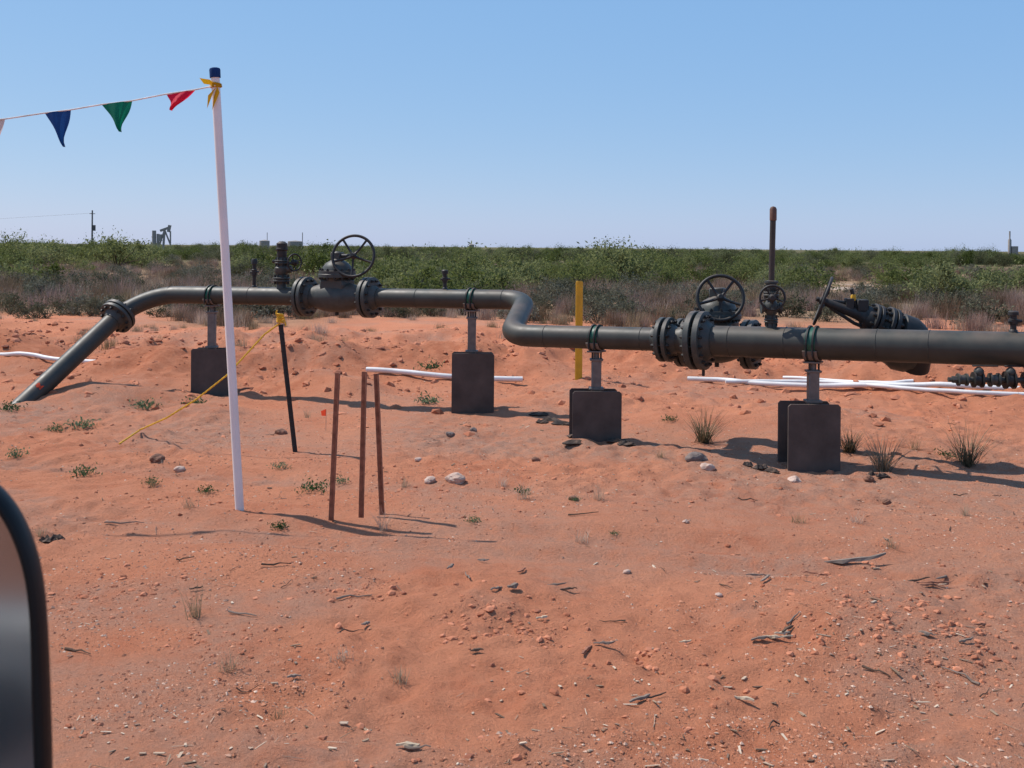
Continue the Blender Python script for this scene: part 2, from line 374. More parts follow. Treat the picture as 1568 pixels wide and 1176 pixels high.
def chips(name,n,ya,yb,L,W,mat,pw=.8):
    x,y=field(n,ya,yb,pw,.56,37);n=len(x)
    bv=np.array([[-1,-1,-1],[1,-1,-1],[1,1,-1],[-1,1,-1],[-1,-1,1],[1,-1,1],[1,1,1],[-1,1,1]],float)
    bf=np.array([[0,3,2],[0,2,1],[4,5,6],[4,6,7],[0,1,5],[0,5,4],[1,2,6],[1,6,5],[2,3,7],[2,7,6],[3,0,4],[3,4,7]])
    l=L*(.2+1.1*rng.random(n)**3);w=W*(.3+rng.random(n));th=w*.4
    v=bv[None]*np.stack([l,w,th],-1)[:,None,:]*(1+.7*(rng.random((n,8,3))-.5))
    tl=(rng.random(n)-.5)*.5;a=rng.random(n)*6.283
    vx=v[...,0]*np.cos(tl)[:,None]-v[...,2]*np.sin(tl)[:,None];vz=v[...,0]*np.sin(tl)[:,None]+v[...,2]*np.cos(tl)[:,None]
    c=np.cos(a)[:,None];s_=np.sin(a)[:,None]
    v2=np.stack([vx*c-v[...,1]*s_+x[:,None],vx*s_+v[...,1]*c+y[:,None],vz+(hf(x,y)+.004+np.abs(tl)*l*.5)[:,None]],-1).reshape(-1,3)
    return link(name,fmesh(name,v2,(bf[None]+(np.arange(n)*8)[:,None,None]).reshape(-1,3),[mat]))
chips('wood_chips',1000,3.2,12,.024,.0045,'chip')
chips('straw_litter',900,3.2,15,.028,.0013,'chip')
mb=MB()
def twig(p,L,ang,r=.006,kink=.25):
    pts=[];a=ang;q=Vector((p.x,p.y,0))
    n=6
    for k in range(n):
        pts.append(Vector((q.x,q.y,hz(q.x,q.y)+r+.012*random.random())));a+=random.uniform(-kink,kink);q=q+Vector((math.cos(a),math.sin(a),0))*L/n
    mb.tube(pts,[r*(1-.12*k)*random.uniform(.8,1.2) for k in range(n)],6,random.choice([0,0,1]))
for px,py,L,a in ((515,920,.22,.5),(350,940,.2,-.2),(980,1075,.16,.6),(1500,1050,.22,1.9),(1320,1025,.15,-.5),(720,890,.12,2.),(400,868,.2,-.1),(100,995,.2,-.3),(160,803,.3,.1),(270,860,.12,0),(1205,960,.12,.5),(1130,765,.2,.1),(1460,760,.15,.3),(620,1150,.12,-.3),(1360,830,.1,1.5),(870,790,.25,-.1)): 
    twig(G(px,py),L,a)
for k in range(100):
    yy=3.5*(16/3.5)**random.random();twig(Vector((random.uniform(-.5,.5)*yy,yy,0)),random.uniform(.04,.16),random.random()*6.28,random.uniform(.0015,.004))
def splinter(px,py,L,ang,w=.013):
    p=G(px,py);d=Vector((math.cos(ang),math.sin(ang),random.uniform(-.05,.15)));e=d.cross(Vector((0,0,1))).normalized();n_=e.cross(d)
    vs=[];K=8;bend=random.uniform(-.1,.1)
    for k in range(K):
        t_=k/(K-1)-.5;ww=w*(1-abs(t_)*1.2)*random.uniform(.55,1.2);cpt=p+d*L*t_+e*L*bend*(t_*t_*4)+Vector((0,0,w*.5+.008+random.uniform(0,.006)))
        for sx,sy in((-1,-.4),(1,-.5),(.7,.4),(-.8,.3)): vs.append(cpt+e*ww*sx*random.uniform(.7,1.1)+n_*ww*sy)
    fs=[(i*4+a,i*4+(a+1)%4,i*4+4+(a+1)%4,i*4+4+a) for i in range(K-1) for a in range(4)]+[(3,2,1,0),(K*4-4,K*4-3,K*4-2,K*4-1)]
    mb.add(vs,fs,random.choice([0,1,2,3,1]))
for q in ((1310,863,.38,0.,.028),(1400,893,.2,.3),(1430,896,.18,-.3),(1445,888,.14,.8),(1420,899,.12,.1),(1160,884,.14,.1),(1172,890,.1,.9),(1240,880,.1,-.4),(1255,884,.08,.3),(786,904,.06,.5,.03),(850,900,.12,-.2),(870,906,.10,.4),(800,877,.08,1.),(1205,968,.12,.9),(1190,980,.14,-.3),(1165,982,.1,.1),(1198,974,.08,.3),(897,1000,.09,1.),(925,990,.10,-.2),(980,1075,.10,.5),(625,1148,.09,-.3,.018),(1140,1075,.08,-.4),(690,873,.07,1.1),(740,862,.07,-.2),(1480,985,.08,.3),(1130,620,.1,.2),(760,905,.07,.6),(300,905,.07,.2),(1500,960,.07,.2),(1420,975,.08,-.6),(830,950,.06,.3),(560,960,.06,1.),(730,1000,.06,.2),(450,1040,.06,.4),(1050,985,.06,.2)):
    splinter(*q)
mb.obj('wood_debris',['bark','grey','rust','pale'],smooth=False)
# ---------- rocks ----------
def rock(px,py,w,mat,name='rock',flat=.6):
    import bmesh
    p=G(px,py);bm_=bmesh.new();bmesh.ops.create_icosphere(bm_,subdivisions=3,radius=1);sd=random.randint(0,999)
    for v in bm_.verts:
        c=v.co.copy();k=.62+.45*float(vn([c.x+c.z*.7],[c.y-c.z*.6],.8,sd)[0])+.2*float(vn([c.x-c.z],[c.y+c.z],.35,sd)[0]);k=round(k*9)/9*.5+k*.5
        v.co=Vector((c.x*k*w,c.y*k*w*.8,c.z*k*w*flat))
    me=bpy.data.meshes.new(name);bm_.to_mesh(me);bm_.free();setmats(me,[mat]);o=link(name,me);o.location=(p.x,p.y,p.z+w*flat*.3);o.rotation_euler=(0,0,random.random()*6);return o
for q in ((240,705,.07,'rdark'),(697,738,.085,'rpale'),(660,738,.055,'rpale'),(1066,706,.10,'rgrey'),(1217,738,.07,'rpale'),(1082,718,.07,'rpale'),(1357,770,.045,'rdark'),(1100,912,.02,'rpale'),(960,877,.025,'rpale'),(1270,708,.04,'rdark'),(690,668,.05,'rgrey'),(430,664,.06,'rdark'),(275,720,.05,'rpale'),(878,765,.04,'rdark'),(640,705,.035,'rpale'),(820,705,.04,'rdark'),(1330,735,.05,'rdark'),(725,660,.05,'rgrey'),(1050,800,.025,'rpale')): rock(*q)
def crumple(name,pts,w):
    m_=MB()
    for px,py in pts:
        p=G(px,py);K=6
        vs=[];fs=[]
        L=random.uniform(.6,1.2)*w;a=random.uniform(-.6,.4);e=Vector((math.cos(a),math.sin(a),0));n_=Vector((-e.y,e.x,0))
        for i in range(K):
            for j in range(5):
                vs.append(p+e*L*(i/(K-1)-.5)*random.uniform(.85,1.1)+n_*L*.5*(j/4-.5)*random.uniform(.6,1.2)+Vector((0,0,random.uniform(.003,.035)*(1 if 0<j<4 and 0<i<K-1 else .2))))
        for i in range(K-1):
            for j in range(4): fs.append((i*5+j,i*5+j+1,i*5+6+j,i*5+5+j))
        m_.add(vs,fs,0)
    o=m_.obj(name,['tar'],smooth=False);sm_=o.modifiers.new('thick','SOLIDIFY');sm_.thickness=.01;return o
crumple('asphalt_debris',[(885,670),(905,664),(925,672),(945,678),(880,680),(960,682)],.2)
crumple('asphalt_debris',[(825,636),(845,645),(862,650),(830,648)],.2)
crumple('asphalt_debris',[(1145,714),(1165,718),(1182,723),(1335,728),(1352,731)],.11)
crumple('asphalt_debris',[(75,830),(88,828)],.11)
# ---------- pipeline ----------
class Line:
    def __init__(s,a,b): s.a=a;s.b=b;s.d=(b-a).normalized()
    def __call__(s,px):
        k=(px-784+R*80)/F;D=s.b-s.a;t_=(k*s.a.y-s.a.x)/(D.x-k*D.y);return s.a+D*t_
LA=Line(P(255,451,14.25),P(790,459,12.45)); LB=Line(P(914,517,10.8),P(1568,535,9.0))
rA=.108;rB=.108;rC=.137
up=Vector((0,0,1))
pl=empty('pipeline')
base=G(48,612);c0=LA(216);dirn=(c0-base).normalized()
C1=LA(806);C2=LB(781)
path=fillet([base-dirn*.6,c0,C1,C2,LB(1020)],[.62,.33,.33])
mb=MB();mb.tube(path,rA,36,0)
mb.tube([LB(1016),LB(1024),LB(1034),LB(1050),LB(1064)],[rB,rB,rB,rC*.97,rC],36,0)
mb.tube([LB(1066),LB(1900)],rC,40,0)
for px in (262,385,640,772): mb.torus(LA(px),LA.d,rA,.0035,0,36,6)
for px in (838,985): mb.torus(LB(px),LB.d,rB,.0035,0,36,6)
for px in (1205,1345,1425,1120): mb.torus(LB(px),LB.d,rC,.004,0,36,6)
mb.obj('pipe_run',['paint'],pl)
def flange(mb,c,ax,r,th=.035,gap=.02,n=12,hub=None,m=0,bm_=1):
    a=Vector(ax).normalized();hub=hub or r*.55;c=Vector(c)
    for sg in(-1,1):
        mb.rev(c+a*sg*gap/2,a*sg,[(0,r*.6),(0,r-.004),(.004,r),(th-.004,r),(th,r-.006),(th+.001,hub*1.28),(th+.05,hub*1.02),(th+.07,hub)],36,m)
    mb.rev(c-a*gap/2,a,[(0,r*.7),(gap,r*.7)],24,bm_)
    mb.hexbolts(c,a,r*.83,n,gap/2+th+.035,.017 if r>.15 else r*.1,bm_)
mb=MB()
fc=base+dirn*((P(176,487,14.1)-base).length);flange(mb,fc,dirn,.22,.045,.02,12,.115)
flange(mb,LB(1021),LB.d,.205,.04,.03,12,.115);flange(mb,LB(1071),LB.d,.265,.055,.03,16,.145)
mb.cyl(LB(1078)+Vector((0,0,-.13)),LB(1078)+Vector((0,0,-.32)),.014,10,1)
mb.obj('flanges',['valve','iron'],pl)
# small fluorescent locate mark on the front of the riser near grade
m_=MB();vs=[];q=base+dirn*.08
for i_ in range(7):
    an=-.35+i_*.12
    dd=(Vector((0,-1,0))-dirn*(-dirn.y)).normalized();ee=dirn.cross(dd)
    r_=dd*math.cos(an)+ee*math.sin(an)
    vs+=[q+r_*(rA+.0025)+dirn*(.0+.012*math.sin(i_*2.)),q+r_*(rA+.0025)+dirn*(.05+.014*math.sin(i_*1.3))]
m_.add(vs,[(2*i_,2*i_+1,2*i_+3,2*i_+2) for i_ in range(6)],0);m_.obj('paint_mark',['fora'],pl)
def handwheel(mb,c,nrm,Rr,r=.014,sp=5,m=0):
    a,u,w=frame(nrm);c=Vector(c);mb.torus(c,a,Rr,r,m)
    mb.rev(c-a*.03,a,[(0,.035),(.05,.035),(.06,.022),(.09,.02)],14,m)
    for k in range(sp):
        q=2*math.pi*k/sp+.3;d=u*math.cos(q)+w*math.sin(q);mb.tube([c+d*.025,c+d*Rr*.5-a*.018,c+d*(Rr-.004)],[r*.9,r*.75,r*.8],8,m)
def gate_valve(name,c,ax,r,rf,hl,wheelc,wr,parent,upk=1.):
    mb=MB();c=Vector(c);a=Vector(ax).normalized();cam=Vector((-.12,-1,.28)).normalized()
    flange(mb,c-a*hl,a,rf,.045,.02,12,r*1.05);flange(mb,c+a*hl,a,rf,.045,.02,12,r*1.05)
    mb.rev(c-a*(hl-.05),a,[(0,r*1.05),(.05,r*1.1),(hl*.45,r*1.45),(hl*.7,r*1.62),(2*(hl-.05)-hl*.7,r*1.62),(2*(hl-.05)-hl*.45,r*1.45),(2*(hl-.05)-.05,r*1.1),(2*(hl-.05),r*1.05)],32,0)
    n_=a.cross(up).normalized()
    mb.box(c+up*r*1.25,r*1.55,r*1.25,r*.75,0,(a,n_,up),.03)
    b=c+up*r*1.7
    mb.rev(b,up,[(0,r*1.25),(.04*upk,r*1.3),(.045*upk,r*2.0),(.08*upk,r*2.0),(.085*upk,r*1.95),(.12*upk,r*1.95),(.125*upk,r*1.6),(.17*upk,r*1.5),(.21*upk,r*1.2),(.24*upk,r*.75),(.26*upk,r*.5),(.30*upk,r*.45)],32,0)
    mb.hexbolts(b+up*.083*upk,up,r*1.78,14,.066*upk,.016,1)
    g=Vector(wheelc);top=b+up*.26*upk
    mb.box(top+up*.03,r*.6,r*.5,.05,0,(a,n_,up),.012)
    mb.cyl(top,Vector((top.x,top.y,g.z+.05)),r*.28,14,0)
    mb.cyl(Vector((top.x,top.y,g.z)),g,.022,12,1)
    mb.ball(Vector((top.x,top.y,g.z)),r*.5,0)
    handwheel(mb,g,cam,wr,.017,5,1)
    mb.cyl(c+up*(-r*1.55),c+up*(-r*1.95),.022,10,1)
    return mb.obj(name,['valve','iron'],parent)
gv=empty('gate_valve');pc=LA(516)
gate_valve('valve_body',pc,LA.d,.11,.235,(LA(566)-LA(468)).length/2,P(541,392,pc.y-.16),.245,gv)
gv2=empty('gate_valve')
o2=Vector((.25,.62,0));pc=LB(1076)+o2;pc=P(1098,526,pc.y)
gate_valve('valve_body',pc,LB.d,.115,.235,.33,P(1103,456,pc.y-.18),.215,gv2)
# rear pipe run, parallel and behind
rp=empty('rear_pipe')
e1=pc+LB.d*6.
mb=MB();mb.tube([pc-LB.d*.35,e1],.10,32,0)
s0=pc-LB.d*.36;mb.tube(fillet([s0+LB.d*.05,s0-LB.d*.02,s0-LB.d*.02-o2.normalized()*.5],[.02]),.1,24,0)
kk=(1384-784)/F;tt=(kk*pc.y-pc.x)/(LB.d.x-kk*LB.d.y);vb=pc+LB.d*tt
mb.rev(vb-LB.d*.2,LB.d,[(0,.11),(.05,.14),(.1,.185),(.2,.205),(.3,.185),(.35,.14),(.4,.11)],28,1)
mb.obj('pipe_run',['paint','valve'],rp)
# tilted valve
tv=empty('angled_valve');mb=MB()
a=Vector((vb.x+.06,vb.y-.1,P(1400,512,vb.y).z));w_=P(1260,461,a.y-.05);d=(w_-a).normalized();L=(w_-a).length
mb.rev(a-d*.08,d,[(0,.04),(.03,.12),(.10,.15),(.22,.15),(.24,.12)],28,0)
flange(mb,a+d*(.24),d,.165,.035,.012,12,.10);flange(mb,a+d*.38,d,.145,.03,.012,10,.08)
mb.rev(a+d*.40,d,[(0,.11),(.06,.10),(.10,.06),(.14,.05),(L-.42,.035),(L-.40,.02)],24,0)
_,u,w=frame(d)
for sg in(-1,1):
    mb.tube([a+d*.42+w*sg*.09,a+d*.54+w*sg*.085,a+d*(L-.08)+w*sg*.03],.016,8,1)
mb.cyl(a+d*.4,w_+d*.06,.014,10,1)
view=Vector((w_.x,w_.y,w_.z-H)).normalized();nn=d-view*d.dot(view)*.93
handwheel(mb,w_,nn,.215,.013,5,1)
mb.tube([a+Vector((0,0,.03)),a+Vector((.05,0,-.1)),a+Vector((.05,.1,-.3))],.12,18,0)
mb.box(a+d*.50+up*.09,.05,.05,.05,1);mb.box(a+d*.62+up*.05,.035,.04,.06,1)
mb.cyl(a+d*.55+up*.05,a+d*.60+up*.20,.018,10,1);mb.box(a+d*.58+up*.13,.02,.02,.03,2)
mb.obj('valve_body',['iron','iron','yellow'],tv)
# stack
st=empty('vent_stack');mb=MB();s0=LB(1181)
def onY(px,py): return P(px,py,s0.y)
mb.rev(s0,up,[(.1,.05),(.17,.045),(.19,.04)],18,0)
def V3(py): return Vector((s0.x,s0.y,onY(1181,py).z))
flange(mb,V3(491),up,.062,.014,.006,6,.03,0,1)
mb.rev(V3(484),up,[(0,.03),(.03,.05),(.06,.062),(.10,.062),(.13,.045),(.15,.03)],20,0);
mb.rev(V3(484)+up*.07-Vector((.09,0,0)),(1,0,0),[(0,.05),(.02,.05),(.025,.035),(.155,.035),(.16,.05),(.18,.05)],18,0)
flange(mb,V3(450),up,.068,.016,.006,8,.03,0,1)
mb.rev(V3(446),up,[(0,.035),(.02,.045),(.06,.045),(.07,.06),(.09,.06),(.095,.03)],18,0)
handwheel(mb,onY(1178,455)+Vector((0,-.12,0)),(-.2,-1,0),.105,.010,5,1)
mb.cyl(onY(1178,455)+Vector((0,-.12,0)),onY(1178,455),.012,8,1)
tp=onY(1184,322)
mb.cyl(V3(430),tp,.026,16,2);mb.rev(tp-up*.09,up,[(0,.026),(.002,.031),(.10,.031),(.118,.022),(.125,.005)],16,3)
mb.obj('stack',['valve','iron','brown','orange'],st)
# relief valve, small stubs
rv=empty('relief_valve');mb=MB();s0=LA(431)
def V4(py): return Vector((s0.x,s0.y,P(431,py,s0.y).z))
mb.rev(V4(446),up,[(0,.07),(.05,.06),(.10,.055)],18,0)
flange(mb,V4(428),up,.10,.022,.008,8,.05,0,1)
mb.rev(V4(423),up,[(0,.05),(.05,.085),(.10,.085),(.14,.05)],18,0)
flange(mb,V4(401),up,.085,.018,.008,8,.05,0,1)
mb.rev(V4(397),up,[(0,.055),(.05,.06),(.10,.06),(.11,.075),(.13,.075),(.135,.065),(.19,.065),(.2,.05),(.215,.03)],18,1)
mb.rev(V4(412),(1,-.2,0),[(0,.05),(.12,.045),(.125,.04)],16,0)
handwheel(mb,P(451,402,s0.y-.05),(.75,-.65,0),.10,.010,4,1);mb.cyl(P(451,402,s0.y-.05),P(432,405,s0.y),.014,8,1)
mb.cyl(P(417,400,s0.y),P(431,402,s0.y),.02,8,1)
mb.obj('body',['valve','iron'],rv)
def stub(ln,px,ptop,r,name='pressure_tap'):
    e=empty(name);mb=MB();s=ln(px);tz=P(px,ptop,s.y).z
    rr=rA if ln is LA else rC
    z0=s.z+rr-.01;h=tz-z0
    mb.rev(Vector((s.x,s.y,z0)),up,[(0,r*1.5),(.02,r*1.4),(.03,r),(h*.4,r),(h*.42,r*1.5),(h*.62,r*1.6),(h*.64,r*1.1),(h*.8,r*1.1),(h*.81,r*1.7),(h*.95,r*1.7),(h,r*1.2)],12,0)
    mb.cyl(Vector((s.x-.05,s.y-.02,z0+h*.52)),Vector((s.x+.06,s.y-.02,z0+h*.55)),r*.5,8,0)
    mb.obj('fitting',['iron'],e)
stub(LA,389,396,.022);stub(LA,681,413,.022);stub(LB,1552,476,.024)
# small drain valves at right
dv=empty('drain_valve');mb=MB();Yd=8.95
q0=P(1452,581,Yd);q1=P(1640,583,Yd);d=(q1-q0).normalized();L=(q1-q0).length
mb.cyl(q0+d*.05,q1,.022,12,0)
mb.rev(q0,d,[(0,.02),(.03,.02),(.032,.03),(.07,.03)],6,0)
for k,(o,r) in enumerate(((.10,.05),(.22,.062),(.35,.055),(.47,.07),(.62,.065))):
    mb.rev(q0+d*o,d,[(-.03,.03),(-.028,r),(-.014,r),(-.012,r*.7),(.02,r*.8),(.035,r*.7),(.037,r),(.05,r),(.052,.03)],16,k%2)
for o in(.24,.49):
    p=q0+d*o;mb.cyl(p,p+up*.10,.018,10,1);mb.box(p+up*.11+d*.05,.10,.012,.006,1);mb.ball(p+up*.06,.04,0)
p=q0+d*.62;pp=LB(1556);mb.tube(fillet([p,p+up*.12,Vector((pp.x,pp.y,pp.z-.1))],[.04]),.024,12,0)
mb.obj('valves',['valve','iron'],dv)
# ---------- pipe supports ----------
def support(ln,px,l,r_,ytop,ybot,pr):
    e=empty('pipe_support');mb=MB();c=ln(px);Yf=c.y-.11
    a0=P(l,ytop,Yf);a1=P(r_,ytop,Yf);w=(a1.x-a0.x)/2;cx=(a0.x+a1.x)/2
    bz=min(P(px,ybot,Yf).z,hz(cx,Yf))-.12;tz=a0.z
    for k,(yy,dx) in enumerate(((Yf,0),(Yf+.30,-.015))):
        ys_=(yy-.012,yy+.012);vs=[]
        out=[(-w,bz),(w,bz),(w,tz-.02),(w-.02,tz),(-w+.02,tz),(-w,tz-.02)]
        for Yq in ys_:
            for ox,oz in out: vs.append((cx+dx+ox,Yq,oz-(0.0 if k==0 else .01)))
        n=6;fs=[tuple(range(n)),tuple(range(2*n-1,n-1,-1))]+[(i,i+n,(i+1)%n+n,(i+1)%n) for i in range(n)]
        mb.add(vs,[f for f in fs],1)
    mb.box((cx,Yf+.15,tz-.10),.05,.137,.02,1)
    pb=c.z-pr
    mb.box((c.x,c.y,(tz-.25+pb-.10)/2),.045,.045,(pb-.10-(tz-.25))/2,0,None,.006)
    mb.box((c.x,c.y,tz+.015),.07,.06,.012,0)
    mb.box((c.x,c.y,pb-.10),.062,.055,.010,0)
    for sx in(-1,1): mb.cyl((c.x+sx*.04,c.y-.03,pb-.13),(c.x+sx*.04,c.y-.03,pb-.03),.009,8,2)
    mb.cyl((c.x,c.y,pb-.12),(c.x,c.y,pb-.03),.028,14,0)
    a=ln.d;u=a.cross(up).normalized()
    def ring(off,rad,hw,th,m,a0_=0,a1_=2*math.pi,n=40):
        vs=[];fs=[];cc=c+a*off
        for i in range(n+1):
            q=a0_+(a1_-a0_)*i/n;dd=u*math.cos(q)+up*math.sin(q)
            for sa,rr in((-hw,rad),(hw,rad),(hw,rad+th),(-hw,rad+th)): vs.append(cc+a*sa+dd*rr)
        for i in range(n):
            for k in range(4): fs.append((i*4+k,i*4+(k+1)%4,i*4+4+(k+1)%4,i*4+4+k))
        fs+=[(0,1,2,3),(n*4+3,n*4+2,n*4+1,n*4)];mb.add(vs,fs,m)
    ring(0,pr+.0015,.045,.004,3);ring(0,pr+.006,.062,.010,0,math.pi*1.12,math.pi*1.88,20)
    for o in(-.028,.028): ring(o,pr+.006,.008,.014,2)
    for o in(-.028,.028):
        for sg in(-1,1): mb.cyl(c+a*o+u*sg*(pr+.012)+up*.02,c+a*o+u*sg*(pr+.012)-up*(.10),.008,8,2)
    mb.box(c-up*(pr+.022),.07,.07,.008,0,(a,u,up))
    mb.obj('support_frame',['post','plate','iron','green'],e)
support(LA,325,293,352,534,615,rA);support(LA,723,692,757,541,637,rA)
support(LB,914,877,952,599,672,rB);support(LB,1246,1207,1287,619,725,rC)
# ---------- white ground pipes ----------
def gpipe(pts,r,name='white_poly_pipe'):
    w=[G(*p) for p in pts];out=[]
    for i in range(len(w)-1):
        for k in range(14):
            p=w[i].lerp(w[i+1],k/14);out.append(p)
    out.append(w[-1]);zz=[hz(p.x,p.y) for p in out];xy=[(p.x,p.y) for p in out];o2_=[]
    for i in range(len(out)):
        lo,hi=max(0,i-8),min(len(out),i+9);m=hi-lo
        o2_.append(Vector((out[i].x,sum(q[1] for q in xy[lo:hi])/m,sum(zz[lo:hi])/m+r+.022)))
    m_=MB();m_.tube(o2_,r,14,0);return m_.obj(name,['poly'])
gpipe([(-200,543),(0,549),(70,553),(155,556)],.030)
gpipe([(562,575),(640,580),(720,585),(800,588)],.036)
gpipe([(1050,586),(1150,590),(1300,596),(1450,603),(1750,620)],.032)
gpipe([(1110,590),(1250,590),(1350,600),(1500,608),(1750,615)],.027)
gpipe([(1190,582),(1330,598),(1400,598)],.024)
# ---------- yellow marker ----------
e=empty('pipeline_marker');g=G(886,580);tz=P(885,430,g.y).z
m_=MB();sec=[(-.05,.012),(-.03,.0),(0,-.006),(.03,.0),(.05,.012)]
vs=[];n=len(sec)*2
for z,k in((g.z-.2,1),(tz-.03,1),(tz-.008,.9),(tz,.7)):
    for sx,sy in sec: vs.append((g.x+sx*k,g.y+sy,z))
    for sx,sy in sec[::-1]: vs.append((g.x+sx*k,g.y+sy+.006,z))
fs=[(i*n+k,i*n+(k+1)%n,(i+1)*n+(k+1)%n,(i+1)*n+k) for i in range(3) for k in range(n)]+[tuple(range(3*n,4*n))]
m_.add(vs,fs,0);m_.obj('marker_blade',['yellow'],e)
# ---------- flag pole and pennants ----------
Yp=G(367,781).y
def post(name,b,tp,wrap=True):
    e=empty(name);m_=MB();ax=(tp-b).normalized();L=(tp-b).length
    m_.rev(b-ax*.25,ax,[(0,.030),(L+.25,.030)],28,0);m_.rev(b+ax*(L-.05),ax,[(0,.031),(.0,.037),(.055,.038),(.065,.034),(.07,.02)],24,1)
    m_.obj('tube',['pvc','fblue'],e)
    if wrap:
        m_=MB();c=b+ax*(L-.11);m_.torus(c,ax,.034,.010,0,24,8);m_.torus(c+ax*.018,(ax+Vector((.2,0,0))),.035,.008,0,24,8)
        for (s_,a1,a2) in ((c,(-.05,-.045,.03),(-.10,-.05,.05)),(c,(.02,-.05,-.06),(-.01,-.05,-.17)),(c,(-.02,-.05,-.05),(-.045,-.05,-.16))):
            v0=s_+Vector((.02,-.035,0));v1=s_+Vector(a1);v2=s_+Vector(a2);m_.add([v0,v1+Vector((.02,0,0.01)),v2,v1-Vector((.02,0,.02))],[(0,1,2,3)],0)
        m_.obj('yellow_tie',['fyel'],e)
    return e
pb=G(367,781);ptop=P(329,108,Yp);post('white_flag_post',pb,ptop)
pb2=Vector((-8.4,8.2,hz(-8.4,8.2)));post('white_flag_post',pb2,pb2+Vector((.05,0,3.0)))
e=empty('pennant_string');anchors=[P(330,131,Yp-.04),P(300,137,Yp),P(254,144,Yp+.02),P(203,154,Yp+.03),P(155,160,Yp+.04),P(108,168,Yp+.05),P(68,173,Yp+.05),P(8,182,Yp+.07),P(-40,186,Yp+.08),pb2+Vector((.05,0,2.88))]
m_=MB();m_.tube(anchors,.0055,8,0);m_.obj('string',['string'],e)
def pennant(a,b,tip,mat,nm,Yoff):
    a=P(*a,Yp+Yoff);b=P(*b,Yp+Yoff);tip=P(*tip,Yp+Yoff-.05);vs=[];fs=[];n=9
    for j in range(n):
        t_=j/(n-1)
        for i_ in range(n):
            s_=i_/(n-1);top=a.lerp(b,s_);p=top.lerp(tip,t_);p.y+=.03*math.sin(s_*6+t_*3+Yoff*50)*(.3+t_)*(1-t_*.4);p.x+=.016*math.sin(t_*5+s_)*t_;vs.append(p)
    for j in range(n-1):
        for i_ in range(n-1): fs.append((j*n+i_,j*n+i_+1,(j+1)*n+i_+1,(j+1)*n+i_))
    m_=MB();m_.add(vs,fs,0);m_.obj(nm,[mat],e)
pennant((255,145),(300,137),(264,169),'fred','red_pennant',.01)
pennant((155,160),(202,154),(187,202),'fgreen','green_pennant',.03)
pennant((68,173),(108,168),(101,225),'fblue','blue_pennant',.05)
pennant((-36,187),(8,182),(-4,236),'fwhite','pale_pennant',.07)
pennant((-120,197),(-75,192),(-95,245),'fyel','yellow_pennant',.08)
# ---------- T-post, rope, stakes ----------
b=G(452,692);tp=P(429,490,b.y);e=empty('steel_t_post');m_=MB();ax=(tp-b).normalized();u=Vector((1,0,0)) - ax*ax.x;u.normalize();w=ax.cross(u);L=(tp-b).length
m_.box(b+ax*(L/2-.1),.021,.003,L/2+.1,0,(u,w,ax),.001);m_.box(b+ax*(L/2-.1)-w*(-.017),.003,.014,L/2+.1,0,(u,w,ax),.001)
k=.05
while k<L-.02: m_.box(b+ax*k-w*.006,.010,.005,.009,0,(u,w,ax),.001);k+=.054
m_.box(b+ax*(L-.02),.022,.005,.02,1,(u,w,ax),.001)
m_.obj('post',['tpost','pvc'],e)
mq=MB()
pts=[tp+Vector((0,-.02,-.03)),P(405,512,b.y),P(372,548,b.y-.05),P(347,575,b.y-.1),P(300,612,b.y),P(255,640,b.y+.1)]
g1=G(215,664);g2=G(180,683);pts+=[Vector((g1.x,g1.y,g1.z+.03)),Vector((g2.x,g2.y,g2.z+.01))]
ns=[]
for i_ in range(len(pts)-1):
    for k in range(12):
        p=pts[i_].lerp(pts[i_+1],k/12);ns.append(p)
for ph in(0,2.09,4.18):
    mq.tube([p+Vector((math.cos(j*1.3+ph),math.sin(j*1.3+ph)*.5,math.sin(j*1.3+ph)))*.0046 for j,p in enumerate(ns)],.005,6,0)
for k in range(7): mq.torus(tp+Vector((0,0,-.02+.012*k)),(random.uniform(-.3,.3),random.uniform(-.3,.3),1),.028,.007,0,16,6)
mq.tube([tp+Vector((.0,-.03,.0)),tp+Vector((.04,-.04,.03)),tp+Vector((.06,-.04,-.05))],.007,6,0);mq.tube([tp+Vector((.0,-.03,.0)),tp+Vector((-.03,-.04,.06)),tp+Vector((-.02,-.04,.09))],.007,6,0)
mq.obj('yellow_rope',['rope'])
for (bx,by,tx,ty) in ((507,796,517,571),(553,793,558,569),(585,788,576,572)):
    b=G(bx,by);tp=P(tx,ty,b.y);e=empty('rusty_stake');m_=MB();ax=(tp-b).normalized();u=(Vector((1,0,0))-ax*ax.x).normalized();w=ax.cross(u);L=(tp-b).length
    m_.box(b+ax*(L/2-.1),.018,.0035,L/2+.1,0,(u,w,ax),.001);m_.box(b+ax*(L/2-.1)-w*.0145+u*.0145,.0035,.011,L/2+.1,0,(u,w,ax),.001)
    m_.obj('angle_iron',['rust'],e)
e=empty('pin_flag');b=G(499,660);m_=MB();m_.cyl(b-up*.05,b+up*.22,.002,6,0);q=b+up*.15;m_.add([q,q+up*.07,q+Vector((-.05,-.01,.05)),q+Vector((-.045,.01,-.0))],[(0,1,2,3)],1);m_.obj('flag',['post','fora'],e)
